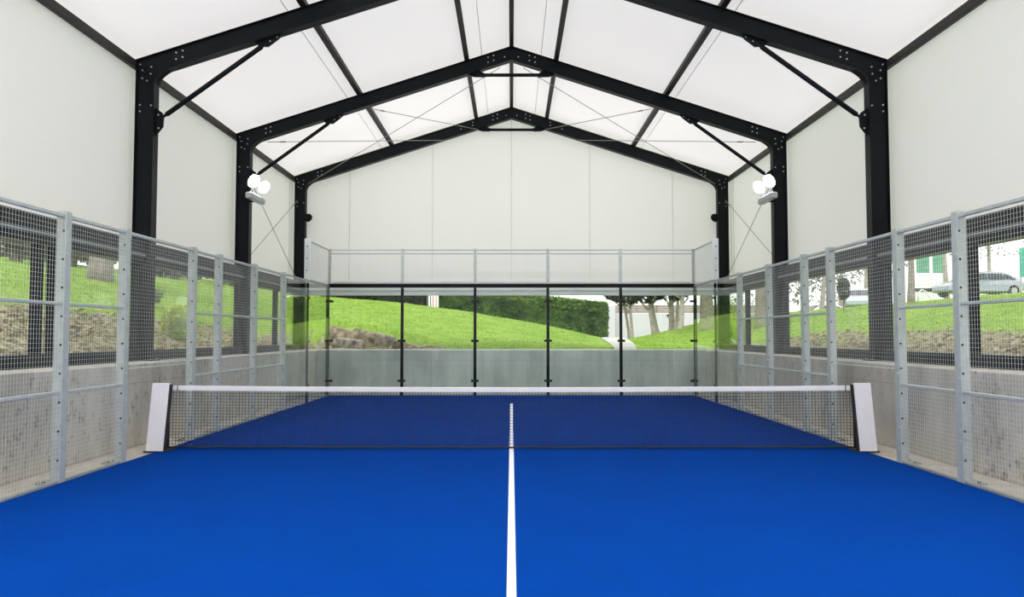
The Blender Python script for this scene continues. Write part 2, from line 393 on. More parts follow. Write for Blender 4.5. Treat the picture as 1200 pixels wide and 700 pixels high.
for i, y in enumerate(FY):
    t = thing('portal_frame', frame_names[i], 'steel frame', (0, y, CT), 'black portal frames of the hall')
    o = t.location
    d = .07
    for s in (-1, 1):
        # column: web plus an inner and an outer flange
        c = MB().box(s*(WIN+.018), s*(WOUT-.018), y-d*.72, y+d*.72, CT+.022, EAVE-.12)
        c.box(s*WIN, s*(WIN+.018), y-.10, y+.10, CT+.022, zr(WIN)-.42)
        c.box(s*(WOUT-.018), s*(WOUT-.001), y-.097, y+.097, CT+.022, EAVE-.10)
        col = c.build('column', M['steel'], t, o)
        MB().bbox(s*5.98, s*6.40, y-.15, y+.15, CT+.001, CT+.022, .004).build('base_plate', M['steel'], col, o)
        bolts('anchor_bolt', 'bolt', [((s*6.03, y+q, CT+.02), (0,0,1)) for q in (-.11, .11)], .02, col, o)
        # rafter
        th = .31
        r = MB().prism_xz([(0, RIDGE-.001), (s*WOUT, EAVE), (s*WOUT, EAVE-th), (0, RIDGE-th)], y-d*.8, y+d*.8)
        r.prism_xz([(0, RIDGE), (s*WOUT, EAVE), (s*WOUT, EAVE-.018), (0, RIDGE-.018)], y-.10, y+.10)
        r.prism_xz([(0, RIDGE-th), (s*5.86, zr(5.86)-th), (s*5.86, zr(5.86)-th-.02), (0, RIDGE-th-.02)], y-.10, y+.10)
        rf = r.build('rafter', M['steel'], t, o)
        # curved knee plate
        cx, cz = WIN, zr(WIN)-th
        p0 = (WIN, cz-.20); p2 = (5.72, zr(5.72)-th)
        arc = []
        for q in range(9):
            u = q/8
            a = (1-u)**2; b2 = 2*u*(1-u); c2 = u*u
            arc.append((a*p0[0]+b2*(WIN-.03)+c2*p2[0], a*p0[1]+b2*(cz-.01)+c2*p2[1]))
        poly = [(s*px, pz) for px, pz in arc] + [(s*p2[0], p2[1]+.05), (s*(WIN+.05), cz+.10), (s*(WIN+.05), p0[1])]
        kp = MB().prism_xz(poly, y-d*.8-.004, y+d*.8+.004)
        for (a0, b0), (a1, b1) in zip(arc, arc[1:]):
            kp.add([(s*a0,y-.10,b0),(s*a1,y-.10,b1),(s*a1,y+.10,b1),(s*a0,y+.10,b0),
                    (s*(a0+.014),y-.10,b0+.012),(s*(a1+.014),y-.10,b1+.012),(s*(a1+.014),y+.10,b1+.012),(s*(a0+.014),y+.10,b0+.012)],
                   [(0,1,2,3),(7,6,5,4),(0,4,5,1),(1,5,6,2),(2,6,7,3),(3,7,4,0)])
        kpo = kp.build('knee_plate', M['steel'], t, o)
        yf = y-d*.8-.004
        pts = [(s*6.14, 5.55), (s*6.33, 5.56), (s*6.33, 5.45), (s*6.16, 6.10), (s*6.30, 6.16), (s*6.30, 6.02), (s*6.22, 5.98),
               (s*6.15, 6.22), (s*6.34, 6.26)]
        pts += [(s*(5.62+a), zr(5.62+a)-b) for a in (0, .11) for b in (.09, .20)]
        bolts('bolt', 'bolt', [((px, yf+.004, pz), (0,-1,0)) for px, pz in pts], .014, kpo, o)
        # ridge bolts and mid splice bolts
        pts = [(s*a, zr(a)-b) for a in (.42, .55) for b in (.08, .2)] + [(s*.16, RIDGE-.25)]
        bolts('bolt', 'bolt', [((px, yf+.006, pz), (0,-1,0)) for px, pz in pts], .014, rf, o)
        if i == 2:
            pts = [(s*(a+.0), zr(a)-b) for a in (1.15, 1.5) for b in (.08, .17)]
            bolts('bolt', 'bolt', [((px, yf+.006, pz), (0,-1,0)) for px, pz in pts], .014, rf, o)
        if i < 2:
            p, q = knee_brace_pts(s, y)
            dv = (q-p).normalized()
            kb = MB().tube([p, p+dv*.06, p+dv*.10, q-dv*.10, q-dv*.06, q], [.022,.022,.042,.042,.022,.022], 10).build('knee_brace', M['steel'], t, o, True)
            MB().prism_xz([(s*(WIN-.001), 5.52), (s*5.97, 5.44), (s*5.945, 5.38), (s*5.955, 5.20), (s*(WIN-.001), 5.04)], y-.02, y+.02).build('column_bracket', M['steel'], kb, o)
            bolts('bolt', 'bolt', [((s*6.03, y-.02, 5.40), (0,-1,0)), ((s*6.02, y-.02, 5.17), (0,-1,0))], .014, kb, o)
            e = zr(4.22)-.33
            MB().prism_xz([(s*4.40, zr(4.40)-.331), (s*4.34, zr(4.34)-.41), (s*4.18, zr(4.18)-.47), (s*4.0, zr(4.0)-.39), (s*3.93, zr(3.93)-.331)], y-.02, y+.02).build('rafter_bracket', M['steel'], kb, o)
            bolts('bolt', 'bolt', [((s*4.14, y-.02, zr(4.14)-.39), (0,-1,0)), ((s*4.02, y-.02, zr(4.02)-.36), (0,-1,0))], .012, kb, o)
    zt = zr(.86)-.331-.055
    tie = MB().tube([(-.70,y,zt),(.70,y,zt)], .042, 10).build('apex_tie', M['steel'], t, o, True)
    for s in (-1, 1):
        MB().prism_xz([(s*1.02, zr(1.02)-.332), (s*.88, zt-.045), (s*.66, zt-.05), (s*.62, zt+.03), (s*.74, zr(.74)-.332)], y-.022, y+.022).build('tie_bracket', M['steel'], tie, o)

# purlins run over the rafters, eave beams outside the columns
pl = {-3.56: 'lower purlin of the left roof slope, slim dark steel bar crossing the rafters',
      -1.05: 'upper purlin of the left roof slope, slim dark steel bar beside the ridge',
      0.0: 'dark steel ridge purlin running along the peak of the white roof',
      1.05: 'upper purlin of the right roof slope, slim dark steel bar beside the ridge',
      3.62: 'lower purlin of the right roof slope, slim dark steel bar crossing the rafters'}
for x, lb in pl.items():
    z0 = zr(x)+.004; z1 = zr(x)+ROOF-.02
    a = MB()
    if x == 0: a.bbox(-.05, .05, Y0, GY-.03, z0, z1-.01)
    else:
        w = .05; s = 1 if x > 0 else -1
        a.add([(x-s*w, Y0, zr(x-s*w)+.004), (x+s*w, Y0, zr(x+s*w)+.004), (x+s*w, Y0, zr(x+s*w)+.09), (x-s*w, Y0, zr(x-s*w)+.09),
               (x-s*w, GY-.03, zr(x-s*w)+.004), (x+s*w, GY-.03, zr(x+s*w)+.004), (x+s*w, GY-.03, zr(x+s*w)+.09), (x-s*w, GY-.03, zr(x-s*w)+.09)],
              [(0,1,2,3),(7,6,5,4),(0,4,5,1),(1,5,6,2),(2,6,7,3),(3,7,4,0)])
    tag(a.build('roof_purlin', M['purlin'], None, (x, 0, z0)), lb, 'purlin', 'dark purlins under the white roof')
for s, nm in ((-1, 'left'), (1, 'right')):
    tag(MB().bbox(s*6.402, s*6.488, Y0, GY-.03, 6.20, 6.335).build('eave_beam', M['purlin'], None, (s*6.44, 0, 6.2)),
        'dark steel eave beam along the top of the %s white side wall' % nm, 'eave beam', 'dark eave beams')

# bracing cables in the last bay
def cable(p, q, label, r=.009):
    p = Vector(p); q = Vector(q); dv = (q-p).normalized()
    t = thing('bracing_cable', label, 'cable', p, 'thin bracing cables of the last bay')
    MB().tube([p, q], r, 6).build('rod', M['cable'], t, p)
    m = p+dv*.35
    MB().tube([m, m+dv*.16], r*2.0, 8).build('turnbuckle', M['cable'], t, p)
for s, nm in ((-1, 'left'), (1, 'right')):
    yb, yc = FY[1]+.12, FY[2]-.12
    dn = -.36
    cable((s*.28, yb, zr(.28)+dn), (s*6.0, yc, zr(6.0)+dn), 'longest roof cable, from the middle frame peak down to the far %s corner' % nm)
    cable((s*5.75, yb, zr(5.75)+dn), (s*2.0, yc, zr(2.0)+dn), 'roof cable rising from the middle frame %s knee towards the gable' % nm)
    cable((s*3.3, yb, zr(3.3)+dn), (s*1.0, yc, zr(1.0)+dn), 'shortest roof cable, crossing behind the %s half of the middle rafter' % nm)
    xw = s*6.30
    cable((xw, yb, 5.62), (xw, yc, 3.28), '%s wall cable falling from the floodlight column to the far column' % nm)
    cable((xw, yc, 5.62), (xw, yb, 3.28), '%s wall cable falling from the far column to the floodlight column' % nm)

# floodlights on the middle frame
def floodlight(s, nm):
    t = thing('floodlight', 'lit twin LED floodlight with grey driver box on the middle %s column' % nm, 'floodlight', (s*6.0, 6.40, 4.70), 'lit floodlights on the middle frame')
    o = t.location
    X = s*5.86
    bx = MB().bbox(X-.075, X+.075, 5.90, 6.86, 4.70, 4.84, .02).build('driver_box', M['alu'], t, o)
    fin = MB()
    for k in range(3): fin.box(X-s*.076, X-s*.086, 5.95, 6.80, 4.73+k*.035, 4.745+k*.035)
    fin.build('cooling_fins', M['alu'], bx, o)
    MB().bbox(s*5.93, s*6.079, 6.66, 6.74, 4.74, 4.80, .005).build('wall_bracket', M['steel'], t, o)
    for y in (6.02, 6.74):
        n = Vector((-s*.78, -.42, -.46)).normalized()
        c = Vector((s*5.79, y, 5.10))
        u = n.cross(Vector((0,0,1))).normalized(); w = u.cross(n)
        def plate(a, b, r0, r1):
            m = MB(); vs = []
            for q, rr in ((a, r0), (b, r1)):
                for k in range(16):
                    th = 2*PI*(k+.5)/16
                    cu = max(-1, min(1, 1.05*math.cos(th))); cw = max(-1, min(1, 1.05*math.sin(th)))
                    vs.append(c+n*q+u*cu*rr+w*cw*rr)
            m.add(vs, [tuple(range(15,-1,-1)), tuple(range(16,32))]+[(k,(k+1)%16,(k+1)%16+16,k+16) for k in range(16)])
            return m
        hd = plate(-.07, .0, .095, .155).build('lamp_head', M['alu'], t, o)
        plate(.002, .022, .147, .142).build('lamp_face', M['led'], hd, o)
        MB().tube([c-n*.03+Vector((0,0,-.10)), Vector((X, y, 4.835))], .014, 6).build('stem', M['alu'], hd, o)
    return t
floodlight(-1, 'left'); floodlight(1, 'right')
for s, nm in ((-1, 'left'), (1, 'right')):
    t = thing('wall_spotlight', 'small black round spotlight, unlit, on the far %s column' % nm, 'spotlight', (s*WIN, FY[2], 5.12), 'small black spotlights on the far columns')
    o = t.location
    MB().bbox(s*(WIN-.001), s*(WIN-.05), FY[2]-.05, FY[2]+.05, 5.03, 5.23, .006).build('mount', M['steel'], t, o)
    b = MB().tube([(s*5.99, FY[2]+.05, 5.13), (s*5.99, FY[2]-.02, 5.13), (s*5.99, FY[2]-.16, 5.08)], [.06, .105, .115], 14).build('housing', M['steel'], t, o, True)

# ------------------------------------------------------------------ court
tf = thing('court_turf', 'bright blue artificial turf of the padel court with white centre line', 'sports turf', (0,0,0))
MB().box(-4.998, 4.998, -10.6, 10.13, -.0145, 0).build('turf_carpet', M['turf'], tf)
MB().box(-.031, .031, -10.6, 7.42, .0002, .003).build('centre_line', M['line'], tf)

# net
nt_ = thing('padel_net', 'black padel net with a white top tape stretched across the blue court', 'net', (0,0,0))
NX = 4.94
def ztop(x): return .885 + .025*(x/NX)**2
m = MB()
nv = 217
for k in range(nv+1):
    x = -NX+2*NX*k/nv
    m.tube([(x, 0, .03), (x, 0, ztop(x)-.06)], .0034, 4, False)
nh = 19
for k in range(1, nh):
    f = k/nh
    pts = []
    for q in range(13):
        x = -NX+2*NX*q/12
        pts.append((x, 0, .03+(ztop(x)-.09)*f))
    m.tube(pts, .0034, 4, False)
m.build('net_mesh', M['net'], nt_)
tp = MB(); vs = []; fs = []
for q in range(25):
    x = -NX+2*NX*q/24; z = ztop(x)
    vs += [(x,-.011,z-.068),(x,.011,z-.068),(x,.011,z-.006),(x,.004,z),(x,-.004,z),(x,-.011,z-.006)]
    if q:
        a = (q-1)*6
        fs += [(a+j, a+6+j, a+6+(j+1) % 6, a+(j+1) % 6) for j in range(6)]
tp.add(vs, fs); tp.build('top_tape', M['tape'], nt_)
MB().tube([(-NX,0,.024),(-2,0,.020),(2,0,.020),(NX,0,.024)], .013, 8).build('bottom_cord', M['black'], nt_)
for s in (-1, 1):
    MB().box(s*4.825, s*4.837, -.014, .014, ztop(4.8)-.075, ztop(4.8)+.004).build('end_tie', M['black'], nt_)
for s, nm in ((-1, 'left'), (1, 'right')):
    t = thing('net_post', 'white padded net post leaning at the %s end of the net' % nm, 'net post', (s*5.0, -.15, 0), 'white padded net posts')
    o = t.location
    prof = [(-.33,.015),(-.255,.015),(-.09,.94),(-.15,.955),(-.165,.948)]
    MB().prism_yz(prof, s*5.125, s*4.885).build('pad', M['white'], t, o)
    MB().prism_yz([(a*1.0, b) for a, b in [(-.325,.016),(-.255,.016),(-.09,.935),(-.155,.935)]], s*4.883, s*4.862).build('inner_side', M['black'], t, o)  # black slab along the inner side of the pad
    MB().bbox(s*4.95, s*5.03, -.034, .04, .0146, .90, .01).build('upright', M['steel'], t, o)
    MB().bbox(s*4.84, s*5.16, -.345, .12, .001, .0145, .003).build('base_plate', M['rubber'], t, o)

# ------------------------------------------------------------------ side fences
def wire_mesh(x, y0, y1, z0, z1, axis='y', r=.0015, pitch=.05):
    m = MB()
    n = max(2, round((y1-y0)/pitch)); k = max(2, round((z1-z0)/pitch))
    for i in range(1, n):
        a = y0+(y1-y0)*i/n
        m.tube([(x,a,z0),(x,a,z1)] if axis == 'y' else [(a,x,z0),(a,x,z1)], r, 4, False)
    for i in range(1, k):
        z = z0+(z1-z0)*i/k
        m.tube([(x+r*1.6,y0,z),(x+r*1.6,y1,z)] if axis == 'y' else [(y0,x+r*1.6,z),(y1,x+r*1.6,z)], r, 4, False)
    return m
posts = [(-2.63,-2.50), (-1.25,-1.12), (.92,1.05), (2.02,2.15), (3.88,4.01), (5.84,5.97)]
where = ['nearest the viewer, ahead of the white net post', 'at the near edge of the net opening', 'at the far edge of the net opening',
         'second past the net opening', 'third past the net opening', 'beside the first side glass pane']
pwhere = [('wide piece cropped by the picture edge', None), ('piece between the two nearest posts', None), ('raised piece without mid rails above the net opening', None),
          ('narrow piece just past the net opening', None), ('piece between the narrow and the last one', None), ('last piece before the side glass', None)]
for s, nm in ((-1, 'left'), (1, 'right')):
    for (a, b), w in zip(posts, where):
        t = thing('fence_post', '%s fence post, %s' % (nm, w), 'fence post', (s*5.055, (a+b)/2, 0), 'galvanised side fence posts')
        o = t.location
        po = MB().bbox(s*5.004, s*5.108, a, b, -.013, 3.035, .006).build('post', M['galv'], t, o)
        bolts('bolt_hole', 'rubber', [((s*5.025, a+.001, .25+.32*k), (0,-1,0)) for k in range(9)], .013, po, o, .008)
        bolts('bolt', 'bolt', [((s*5.005, a+.03, .45+.7*k), (-s,0,0)) for k in range(4)], .014, po, o, .014)
        fp = MB().bbox(s*5.112, s*5.25, a-.03, b+.03, -.0145, .004, .003).build('foot_plate', M['galvdull'], t, o)
        bolts('foot_bolt', 'rubber', [((s*5.17, y, .003), (0,0,1)) for y in (a, b)], .018, fp, o)
    edges = [(-4.6, posts[0][0])]+[(posts[i][1], posts[i+1][0]) for i in range(5)]
    for i, (a, b) in enumerate(edges):
        a += .004; b -= .004
        t = thing('wire_fence', '%s wire fence, %s' % (nm, pwhere[i][0]), 'fence panel', (s*5.03, (a+b)/2, 0), 'wire mesh side fence panels')
        o = t.location
        x0, x1 = s*5.008, s*5.048
        zb = 1.20 if i == 2 else .0
        MB().bbox(x0, x1, a, b, 2.955, 3.0, .006).build('top_rail', M['galv'], t, o)
        if i != 2:
            for z in (1.0, 1.99): MB().bbox(x0, x1, a, b, z-.019, z+.019, .006).build('mid_rail', M['galv'], t, o)
            MB().bbox(x0, x1, a, b, .0, .028, .005).build('bottom_rail', M['galvdull'], t, o)
        else:
            MB().tube([(s*5.02, a, zb), (s*5.02, b, zb)], .005, 6).build('bottom_wire', M['wire'], t, o)
        wire_mesh(s*5.02, a, b, zb+.0, 2.957).build('wire_mesh', M['wire'], t, o)

# ------------------------------------------------------------------ glass end of the court
def clamp(m, x, y, z, ax='x'):
    if ax == 'x': m.bbox(x-.10, x+.10, y-.045, y+.01, z-.035, z+.035, .008)
    else: m.bbox(x-.045, x+.01, y-.10, y+.10, z-.035, z+.035, .008)
    return m
gw = ['leftmost', 'second from left', 'middle', 'second from right', 'rightmost']
gseen = ['showing the rock ledge', 'second from left, before the grass slope', 'the middle one, before the dark hedge', 'second from right, before the hedge end', 'showing pale trunks and white wall']
for i in range(5):
    x0 = -5+2*i
    t = thing('glass_screen', 'clear back glass panel %s' % gseen[i], 'glass panel', (x0+1, 10.0, 0), 'clear glass panels of the back wall')
    o = t.location
    MB().box(x0+.012, x0+1.988, 9.994, 10.006, .004, 2.945).build('pane', M['glass'], t, o)
    t = thing('wire_screen', 'low wire mesh panel above the back glass, %s of five' % gw[i], 'fence panel', (x0+1, 10.03, 3.05), 'wire mesh panels above the back glass')
    o = t.location
    a, b = x0+.045, x0+1.955
    MB().bbox(a, b, 10.012, 10.05, 3.965, 4.0, .006).build('top_rail', M['galv'], t, o)
    MB().bbox(a, b, 10.016, 10.046, 3.87, 3.89, .005).build('second_rail', M['galvdull'], t, o)
    MB().bbox(a, b, 10.012, 10.05, 3.052, 3.085, .006).build('bottom_rail', M['galv'], t, o)
    wire_mesh(10.03, a, b, 3.085, 3.966, 'x', .0020).build('wire_mesh', M['wire'], t, o)
pw = ['in the left corner of the court', 'second from the left corner', 'third from the left corner',
      'third from the right corner', 'second from the right corner', 'in the right corner of the court']
for i in range(6):
    x = -5+2*i
    xx = x+(.045 if i == 0 else -.045 if i == 5 else 0)*-1
    t = thing('glass_post', 'black clamped glass post, %s' % pw[i], 'glass post', (xx, 10.05, 0), 'black posts of the back glass')
    o = t.location
    MB().bbox(xx-.04, xx+.04, 10.016, 10.096, .001, 2.944, .006).build('post', M['steel'], t, o)
    for z in (.40, 1.49, 2.57):
        m = MB()
        if i == 0: m.bbox(-4.985, -4.88, 9.968, 9.990, z-.03, z+.03, .006).bbox(-4.985, -4.965, 9.88, 9.967, z-.03, z+.03, .006)
        elif i == 5: m.bbox(4.88, 4.985, 9.968, 9.990, z-.03, z+.03, .006).bbox(4.965, 4.985, 9.88, 9.967, z-.03, z+.03, .006)
        else: m.bbox(x-.105, x+.105, 9.968, 9.990, z-.032, z+.032, .008)
        m.build('clamp', M['black'], t, o)
    t = thing('mesh_post', 'short grey mesh post above the glass, %s' % pw[i], 'fence post', (x, 10.03, 3.05), 'short posts above the back glass')
    MB().bbox(x-.038, x+.038, 10.006, 10.066, 3.052, 4.02, .006).build('post', M['galv'], t, t.location)
    bolts('bolt', 'bolt', [((x, 10.005, 3.25+q*.3), (0,-1,0)) for q in range(3)], .012, t, t.location)
tag(MB().bbox(-5.05, 5.05, 9.985, 10.10, 2.948, 3.048, .008).build('glass_rail', M['steel'], None, (0, 10.04, 2.95)), 'long black steel rail along the top of the back glass', 'rail')
for s, nm in ((-1, 'left'), (1, 'right')):
    for j, (a, b) in enumerate(((5.985, 7.985), (8.0, 9.96))):
        t = thing('glass_screen', 'clear %s side glass panel, %s' % (nm, ['next to the mesh fence', 'in the back corner']  [j]), 'glass panel', (s*5.0, (a+b)/2, 0), 'clear side glass panels')
        MB().box(s*4.994, s*5.006, a, b, .004, 2.965).build('pane', M['glass'], t, t.location)
        MB().bbox(s*4.985, s*5.015, a, b, 2.967, 3.0, .006).build('top_channel', M['galvdull'], t, t.location)
        m = MB()
        yy = a if j else b
        for z in (.4, 1.49, 2.57): m.bbox(s*5.008, s*5.03, yy-.06, yy+.06, z-.03, z+.03, .006) if j else None
        if j: m.build('clamps', M['black'], t, t.location)
    t = thing('glass_post', 'thin dark post between the two %s side glass panels' % nm, 'glass post', (s*5.05, 7.99, 0), 'thin posts of the side glass')
    MB().bbox(s*5.032, s*5.09, 7.975, 8.005, -.014, 2.965, .005).build('post', M['steel'], t, t.location)
    # raised mesh corner with its bright end plate
    t = thing('wire_screen', 'raised wire mesh panel over the %s corner side glass' % nm, 'fence panel', (s*5.03, 9.0, 3.0), 'raised side mesh panels')
    o = t.location
    a, b = 8.03, 9.98
    MB().bbox(s*5.008, s*5.048, a, b, 3.965, 4.0, .006).build('top_rail', M['galv'], t, o)
    MB().bbox(s*5.008, s*5.048, a, b, 3.003, 3.035, .006).build('bottom_rail', M['galv'], t, o)
    wire_mesh(s*5.02, a, b, 3.035, 3.966, 'y', .0020).build('wire_mesh', M['wire'], t, o)
    t = thing('end_post', 'bright galvanised end plate of the raised %s corner mesh' % nm, 'fence post', (s*5.07, 8.0, 3.0), 'end plates of the raised corner mesh')
    o = t.location
    MB().bbox(s*5.0, s*5.15, 7.955, 8.025, 3.003, 4.05, .008).build('post', M['bright_galv'], t, o)
    bolts('bolt_hole', 'rubber', [((s*5.08, 7.956, 3.25+q*.3), (0,-1,0)) for q in range(3)], .016, t, o)

# ------------------------------------------------------------------ ground outside
def lerp(tab, x):
    if x <= tab[0][0]: return tab[0][1]
    for (a, b), (c, d) in zip(tab, tab[1:]):
        if x <= c: return b+(d-b)*(x-a)/(c-a)
    return tab[-1][1]
def sm(t): t = max(0, min(1, t)); return t*t*(3-2*t)
LT = [(6.5,1.16),(7.5,1.42),(9,2.12),(12,2.90),(15,3.58),(20,4.10),(30,5.2),(70,7)]
RT = [(6.5,1.16),(7.5,1.34),(9,1.74),(12,2.34),(14,2.65),(20,3.22),(28,3.97),(40,5.0),(70,6.5)]
BC = [(-30,4.6),(-14,4.0),(-9.9,3.70),(-5.9,3.38),(-3.8,3.10),(-2.05,2.87),(1.84,2.18),(4.6,1.55),(5.3,1.42),(6.4,1.42),(9.1,1.97),(10.9,2.47),(14,2.8),(30,4.2)]
def ledge_d(x, y):                          # >0 in front of the rock ledge
    return (17.9 + (x+6.68)*(-3.1/3.58)) - y
def height(x, y):
    b = lerp(BC, x); t = (y-12)/18
    zb = 1.12+(b-1.12)*max(0, min(1.0, t))
    if y > 30: zb = b - .02*(y-30)
    z = 1.10 if y < 12 else zb
    if x < 0: z = max(z, lerp(LT, -x)*(1+.006*max(0, y))) if x < -6.5 else z
    else: z = max(z, lerp(RT, x)) if x > 6.5 and y < 12 else (max(z, 1.12+(lerp(RT, x)-1.12)*sm((x-7)/4)) if x > 7 else z)
    if x > 1 and y > 34: z = z+(1.40-z)*sm((y-34)/8)*sm((24-x)/6)*sm((x-1)/4)
    if -8.2 < x < -2.4 and y > 12:
        d = ledge_d(x, y)
        up = sm((-d)/.5+.5)
        f = sm((x+8.2)/.8)*sm((-2.4-x)/.9)
        low = min(z, 1.14+.12*max(0, (y-12)/5.5))
        hi = z+.28*math.exp(-max(0, -d)/1.5)
        z = z+((low*(1-up)+hi*up)-z)*f
    z += .05*mnoise.noise(Vector((x*.5, y*.5, 0)))+.03*mnoise.noise(Vector((x*1.7, y*1.7, 3)))
    return max(z, 1.06) if y < 13 else z
def dirt(x, y):
    ax = -x if x < 0 else x
    if y < 13.5 and ax > 6.4:
        lim = 9.1 if x < 0 else 8.9
        if x < 0 and y > 3: lim = 9.1-.12*(y-3)
        return max(0, min(1, .5+(lim-ax)*.6))
    if -8.2 < x < -2.2 and ledge_d(x, y) > .3: return .95
    if -2.4 <= x < 1.5 and y < 12.9: return .5
    return .05
xs = []; x = -75
while x < 75: xs.append(x); x += .45 if -16 < x < 16 else (1.0 if -32 < x < 34 else 3)
ys = []; y = -16
while y < 90: ys.append(y); y += .45 if y < 34 else (1.0 if y < 52 else 3)
idx = {}; gv = []; gf = []; dv = []
def inside(x, y): return abs(x) < 6.62 and y < 11.99
for j, y in enumerate(ys):
    for i, x in enumerate(xs):
        xx, yy = x, y
        if inside(x, y):                     # pull the hole's rim to the outer faces of the walls
            if 6.62-abs(x) < .46: xx = math.copysign(6.60, x)
            if 11.99-y < .46: yy = 11.98
        idx[i, j] = len(gv); gv.append((xx, yy, height(xx, yy))); dv.append(dirt(xx, yy))
for j in range(len(ys)-1):
    for i in range(len(xs)-1):
        q = [idx[i,j], idx[i+1,j], idx[i+1,j+1], idx[i,j+1]]
        if any(inside(gv[k][0]*1.0, gv[k][1]) and abs(gv[k][0]) < 6.59 and gv[k][1] < 11.97 for k in q): continue
        gf.append(tuple(q))
gb = MB(); gb.v = gv; gb.f = gf
go = gb.build('ground_terrain', M['ground'], smooth=True); struct(go)
at = go.data.attributes.new('dirt', 'FLOAT', 'POINT'); at.data.foreach_set('value', dv)

# path at the end of the valley
pts = [(3.45,12.3,.34),(3.7,14,.36),(4.1,18,.45),(4.6,24,.55),(5.75,32,.60),(6.6,40,.62),(7.4,46,.7)]
pm = MB(); vs = []; fs = []
fine_p = []
for (a, b) in zip(pts, pts[1:]):
    for q in range(6): fine_p.append([a[k]+(b[k]-a[k])*q/6 for k in range(3)])
fine_p.append(list(pts[-1]))
for k, (x, y, w) in enumerate(fine_p):
    hz = max(height(x+e*w, y) for e in (-1, -.5, 0, .5, 1))+.04
    vs += [(x-w, y, hz), (x+w, y, hz), (x+w, y, hz-.25), (x-w, y, hz-.25)]
    if k:
        a = (k-1)*4
        fs += [(a, a+1, a+5, a+4), (a+1, a+2, a+6, a+5), (a+3, a, a+4, a+7)]
pm.add(vs, fs); struct(pm.build('path', M['path']))

# ------------------------------------------------------------------ plants
def leaves(m, n, fn, size, rnd, up=.3):
    for _ in range(n):
        p, nr = fn()
        d = Vector((rnd.gauss(0,1), rnd.gauss(0,1), rnd.gauss(0,1)))
        d = (d.normalized()+Vector(nr)*.6+Vector((0,0,up))).normalized()
        u = d.cross(Vector((rnd.gauss(0,1), rnd.gauss(0,1), rnd.gauss(0,1)))).normalized(); w = d.cross(u)
        s = size*rnd.uniform(.6, 1.3)
        p = Vector(p)
        m.add([p-u*s*.5, p+w*s*.28, p+u*s*.7, p-w*s*.28], [(0,1,2,3)])
    return m
def hedge(name, label, x0, x1, y0, y1, z0f, ztf, n, seed, mat, topmat=None, size=.16):
    rnd = random.Random(seed)
    t = thing(name, label, 'hedge', ((x0+x1)/2, (y0+y1)/2, z0f((x0+x1)/2)))
    o = t.location
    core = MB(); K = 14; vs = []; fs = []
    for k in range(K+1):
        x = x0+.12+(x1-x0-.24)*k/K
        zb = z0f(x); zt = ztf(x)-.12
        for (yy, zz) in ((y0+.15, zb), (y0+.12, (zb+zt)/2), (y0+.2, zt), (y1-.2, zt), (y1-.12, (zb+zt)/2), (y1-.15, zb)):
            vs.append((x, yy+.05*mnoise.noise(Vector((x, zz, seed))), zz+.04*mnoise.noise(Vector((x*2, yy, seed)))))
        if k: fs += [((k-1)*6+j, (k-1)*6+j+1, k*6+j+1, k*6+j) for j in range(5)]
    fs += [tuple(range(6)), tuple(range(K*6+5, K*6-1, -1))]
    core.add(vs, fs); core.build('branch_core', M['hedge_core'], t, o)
    def front():
        x = rnd.uniform(x0, x1); z = z0f(x)+(ztf(x)-z0f(x))*rnd.random()
        b = .10*mnoise.noise(Vector((x*1.6, z*1.6, seed)))
        return (x, y0+.05+b+rnd.uniform(0, .1), z), (0,-1,.2)
    def end():
        y = rnd.uniform(y0, y1); z = z0f(x1)+(ztf(x1)-z0f(x1))*rnd.random()
        xe = x1 if rnd.random() < .6 else x0
        return (xe+rnd.uniform(-.1,.06), y, z), (1 if xe == x1 else -1,0,.2)
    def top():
        x = rnd.uniform(x0, x1); h_ = ztf(x)-z0f(x)          # upper-edge leaves, brighter where a top material is given
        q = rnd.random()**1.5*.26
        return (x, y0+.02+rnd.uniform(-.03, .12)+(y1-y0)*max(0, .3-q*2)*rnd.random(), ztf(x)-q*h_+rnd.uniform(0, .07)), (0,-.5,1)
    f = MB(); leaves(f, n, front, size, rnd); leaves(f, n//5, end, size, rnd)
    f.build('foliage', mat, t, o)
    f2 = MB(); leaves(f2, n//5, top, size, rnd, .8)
    f2.build('upper_leaves', topmat or mat, t, o)
    return t
hz0 = lambda x: height(x, 34)-.12
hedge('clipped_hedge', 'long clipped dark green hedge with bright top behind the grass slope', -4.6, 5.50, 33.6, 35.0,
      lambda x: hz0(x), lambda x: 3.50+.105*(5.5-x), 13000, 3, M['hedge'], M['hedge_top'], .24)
hedge('dark_hedge', 'dark hedge strip showing above the crest of the left grass slope', -11.5, -5.2, 36.0, 37.4,
      lambda x: height(x, 36)-.12, lambda x: 4.6, 5000, 5, M['leaf_dark'], None, .2)

